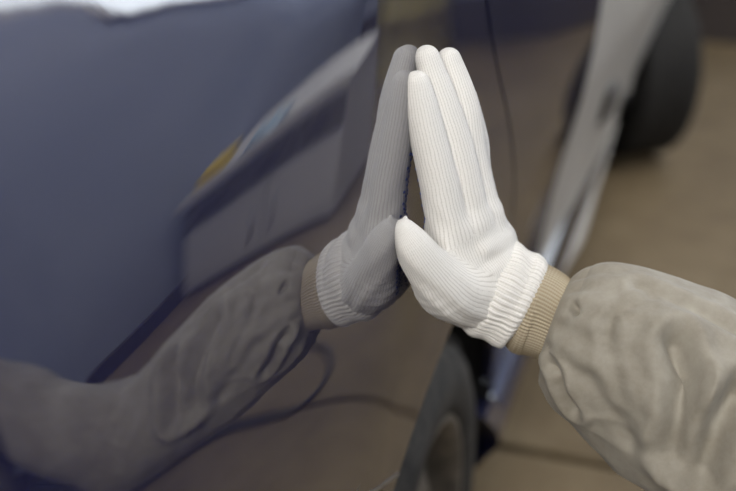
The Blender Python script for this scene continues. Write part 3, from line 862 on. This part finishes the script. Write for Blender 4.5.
def body_d(P):
    d = seg_d(P, at(0, 0, 1.02), hc, .055, .055)
    q = (P - hc) @ np.stack([FWD, RGT, [0, 0, 1]], 1) / np.array([.098, .078, .118])
    e = (np.linalg.norm(q, axis=-1) - 1) * .08
    d = smin(d, e, .03)
    hd = lambda fwd, r, z: hc + FWD * fwd + RGT * r + np.array([0, 0, z])
    d = smin(d, seg_d(P, hd(.06, 0, -.07), hd(.075, 0, -.09), .032, .028), .03)        # jaw
    d = smin(d, seg_d(P, hd(.094, 0, .005), hd(.112, 0, -.028), .007, .013), .008)      # nose
    for s in (-1, 1):
        d = smin(d, seg_d(P, hd(-.005, s * .078, -.02), hd(-.012, s * .082, .022), .009, .013), .006)   # ears
        d = -smin(-d, np.linalg.norm(P - hd(.105, s * .032, .008), axis=-1) - .016, .010)   # eye sockets
    d = -smin(-d, seg_d(P, hd(.103, -.02, -.055), hd(.103, .02, -.055), .004, .004), .004)      # mouth
    d = np.minimum(d, seg_d(P, at(0, 0, .9), at(0, 0, 1.03), .06, .055))
    # arms inside the sleeves, the bare left hand on the thigh
    d = np.minimum(d, seg_d(P, at(.10, -.27, .70), at(.30, -.19, .54), .045, .030))
    pc = at(.35, -.165, .505)
    d = smin(d, seg_d(P, at(.30, -.19, .54), pc, .028, .026), .02)
    for i in range(4):
        o = (i - 1.5) * .021
        k1 = pc + RGT * o + FWD * .045 + np.array([0, 0, -.012]); k2 = k1 + FWD * .035 + np.array([0, 0, -.028]); k3 = k2 + np.array([0, 0, -.024]) + FWD * .008
        l = (.85, 1.0, .95, .75)[i]
        d = smin(d, seg_d(P, pc + RGT * o * .8, k1, .012, .0095), .005)
        d = smin(d, seg_d(P, k1, k1 + (k2 - k1) * l, .0095, .009), .003)
        d = smin(d, seg_d(P, k1 + (k2 - k1) * l, k1 + (k2 - k1) * l + (k3 - k2) * l, .009, .008), .003)
    d = smin(d, seg_d(P, pc + RGT * .02, pc + RGT * .055 + FWD * .03 + np.array([0, 0, -.02]), .013, .010), .006)
    # right arm in the hero sleeve
    for a, b, ra, rb in ((SHO, ELB, .05, .042), (ELB, ctr[3], .042, .036), (ctr[3], wrist[0], .036, .026)):
        d = np.minimum(d, seg_d(P, a, b, ra, rb))
    d = np.minimum(d, seg_d(P, at(0, -.1, .95), SHO, .05, .05))
    return d
v_, f_ = surface_nets(body_d, (-.02, .0, .42), (.95, .95, 1.42), .0055)
mesh_obj('body', v_, f_, SKIN, person)
def cap_d(P):
    q = (P - hc - np.array([0, 0, .012])) @ np.stack([FWD, RGT, [0, 0, 1]], 1) / np.array([.112, .092, .122])
    d = (np.linalg.norm(q, axis=-1) - 1) * .092
    d = np.maximum(d, (hc[2] + .045) - P[..., 2])
    br = ((P - hc - FWD * .10 - np.array([0, 0, .048])) @ np.stack([FWD, RGT, [0, 0, 1]], 1)) / np.array([.085, .078, .007])
    return np.minimum(d, (np.linalg.norm(br, axis=-1) - 1) * .007)
v_, f_ = surface_nets(cap_d, hc - .2, hc + .22, .006)
mesh_obj('cap', v_, f_, TROUSER, person)

def hair_d(P):
    q = (P - hc) @ np.stack([FWD, RGT, [0, 0, 1]], 1)
    e = (np.linalg.norm(q / np.array([.106, .086, .123]), axis=-1) - 1) * .086
    return np.maximum(np.maximum(e, q[..., 0] - .035 + np.maximum(0, .02 - q[..., 2]) * 1.1), -.065 - q[..., 2])
v_, f_ = surface_nets(hair_d, hc - .16, hc + .16, .005)
def m_hair(t, b):
    n = N(t); z = n.noise(180, 4, n.obj()); n.l(n.ramp(z, [(.3, (.025, .016, .010)), (.8, (.07, .045, .03))]), b.inputs['Base Color']); n.bump(z, .6, .003, b)
mesh_obj('hair', v_, f_, mat('short_brown_hair', (.05, .03, .02), .6, build=m_hair), person)
# ================================================================== THINGS SEEN ONLY AS REFLECTIONS
def cabinet():
    t = empty('tool_cabinet', CABLOC); t['local'] = 1
    t.rotation_euler = (0, 0, CABROT)
    tag(t, 'low white tool cabinet with a bright metal edge, mirrored in the car paint', 'cabinet')
    L, D, H = CABSIZE
    box('body', (0, 0, H / 2), (D, L, H - .06), WHITE, t, .006)
    box('plinth', (0, 0, .03), (D - .06, L - .06, .06), PLASTIC, t, .003)
    box('worktop', (0, 0, H - .015), (D + .02, L + .02, .03), WHITE, t, .004)
    box('edge_rail', (-D / 2 - .02, 0, H + .005), (.03, L + .04, .045), WHITE, t, .006)
    for k in range(3):
        d = box('drawer', (-D / 2 - .008, (k - 1) * L / 3, H - .10), (.016, L / 3 - .010, .12), STEEL, t, .004)
        v, f = tube_vf([(-D / 2 - .03, (k - 1) * L / 3 - .06, H - .10), (-D / 2 - .03, (k - 1) * L / 3 + .06, H - .10)], .007, 8)
        mesh_obj('handle', v, f, PLASTIC, d)
    for k in range(2):
        d = box('door', (-D / 2 - .008, (k - .5) * L / 2, (H - .17 + .07) / 2), (.016, L / 2 - .012, H - .25), WHITE, t, .004)
        v, f = tube_vf([(-D / 2 - .03, (k - .5) * L / 2 + (.5 - k) * L * .36, H * .5), (-D / 2 - .03, (k - .5) * L / 2 + (.5 - k) * L * .36, H * .5 - .15)], .008, 8)
        mesh_obj('handle', v, f, BRIGHT, d)
    return t
CABLOC = (1.50, 3.20, 0); CABROT = math.pi / 2; CABSIZE = (.90, .50, .52)
cabinet()

# small things on the cabinet
sp = box('sponge', (1.86, 3.02, .567), (.12, .10, .06), mat('yellow_sponge_foam', (.75, .55, .08), .9, build=lambda t, b: N(t).bump(N(t).noise(300, 2, N(t).obj()), .5, .002, b)), None, .012)
tag(sp, 'yellow sponge lying on the white tool cabinet', 'sponge')
def cloth(name, c, s, m, label):
    V, F = [], []; n = 12
    for i in range(n + 1):
        for j in range(n + 1):
            x, y = i / n - .5, j / n - .5
            V.append((c[0] + x * s[0], c[1] + y * s[1], c[2] + .012 + .05 * s[2] * max(0, noise.noise(Vector((x * 4, y * 4, c[0] * 9)))) + .02 * (1 - 4 * max(x * x, y * y))))
    F = [[i * (n + 1) + j, (i + 1) * (n + 1) + j, (i + 1) * (n + 1) + j + 1, i * (n + 1) + j + 1] for i in range(n) for j in range(n)]
    o = mesh_obj(name, V, F, m); k = o.modifiers.new('thickness', 'SOLIDIFY'); k.thickness = .01; k.offset = -1
    return tag(o, label, 'cloth')
cloth('folded_cloth', (1.62, 3.05, .5205), (.20, .14, 1), mat('pale_blue_cloth', (.42, .55, .68), .9, build=lambda t, b: N(t).bump(N(t).noise(400, 2, N(t).obj()), .3, .001, b)), 'pale blue folded cloth beside the sponge on the tool cabinet')

def oil_drum(x, y):
    t = empty('oil_drum', (x, y, 0)); t['local'] = 1
    tag(t, 'olive steel oil drum standing against the right wall past the cabinet', 'drum')
    m = mat('olive_drum_paint', (.30, .25, .07), .5, build=lambda tr, b: N(tr).l(N(tr).ramp(N(tr).noise(9, 5, N(tr).obj()), [(.3, (.24, .20, .055)), (.75, (.36, .30, .10))]), b.inputs['Base Color']))
    Rz = Matrix.Rotation(-math.pi / 2, 4, 'Y')
    pr = [(.0, .02), (.275, .02), (.285, .0), (.292, .006), (.286, .02), (.28, .30), (.288, .307), (.288, .323), (.28, .33), (.28, .57), (.288, .577), (.288, .593), (.28, .60), (.28, .86), (.292, .872), (.290, .885), (.282, .88), (.278, .865), (0, .865)]
    v, f = lathe_vf(pr, 48, Rz); mesh_obj('shell', v, f, m, t)
    for dx, r in ((.17, .032), (-.17, .018)):
        v, f = tube_vf([(dx, 0, .860), (dx, 0, .880)], r, 14); mesh_obj('bung', v, f, STEEL, t, False)
oil_drum(1.30, 4.85)

mat_obj = empty('added_dark_mat', (1.5, 1.65, 0)); mat_obj['local'] = 1  # added out of view so the lower panel mirrors something dark
tag(mat_obj, 'dark ribbed rubber mat added by the right wall to darken the mirrored floor', 'mat')
box('sheet', (0, 0, .005), (.90, 1.35, .010), TREAD, mat_obj, .002)
for k in range(22):
    box('rib', (0, -.62 + k * .059, .0115), (.86, .018, .004), TREAD, mat_obj, .001)
hp = [(1.80, 1.30), (1.55, 1.48), (1.28, 1.69), (1.06, 1.89), (.83, 2.06), (.62, 2.03), (.50, 1.86), (.50, 1.70), (.64, 1.68), (.80, 1.69), (.99, 1.58), (1.35, 1.24), (1.75, .80)]
hp = [(x, y) for x, y in smooth_line(hp, 3)]
def hose_z(x, y): return .0095 + .0135 * min(1, max(0, (x - .99) / .05)) * (1 if .95 < y < 2.35 else 0)
v, f = tube_vf([(x, y, hose_z(x, y)) for x, y in hp], .0095, 10)
ho = mesh_obj('air_hose', v, f, PLASTIC)
tag(ho, 'thin black air hose looped on the floor beside the rubber mat', 'hose')
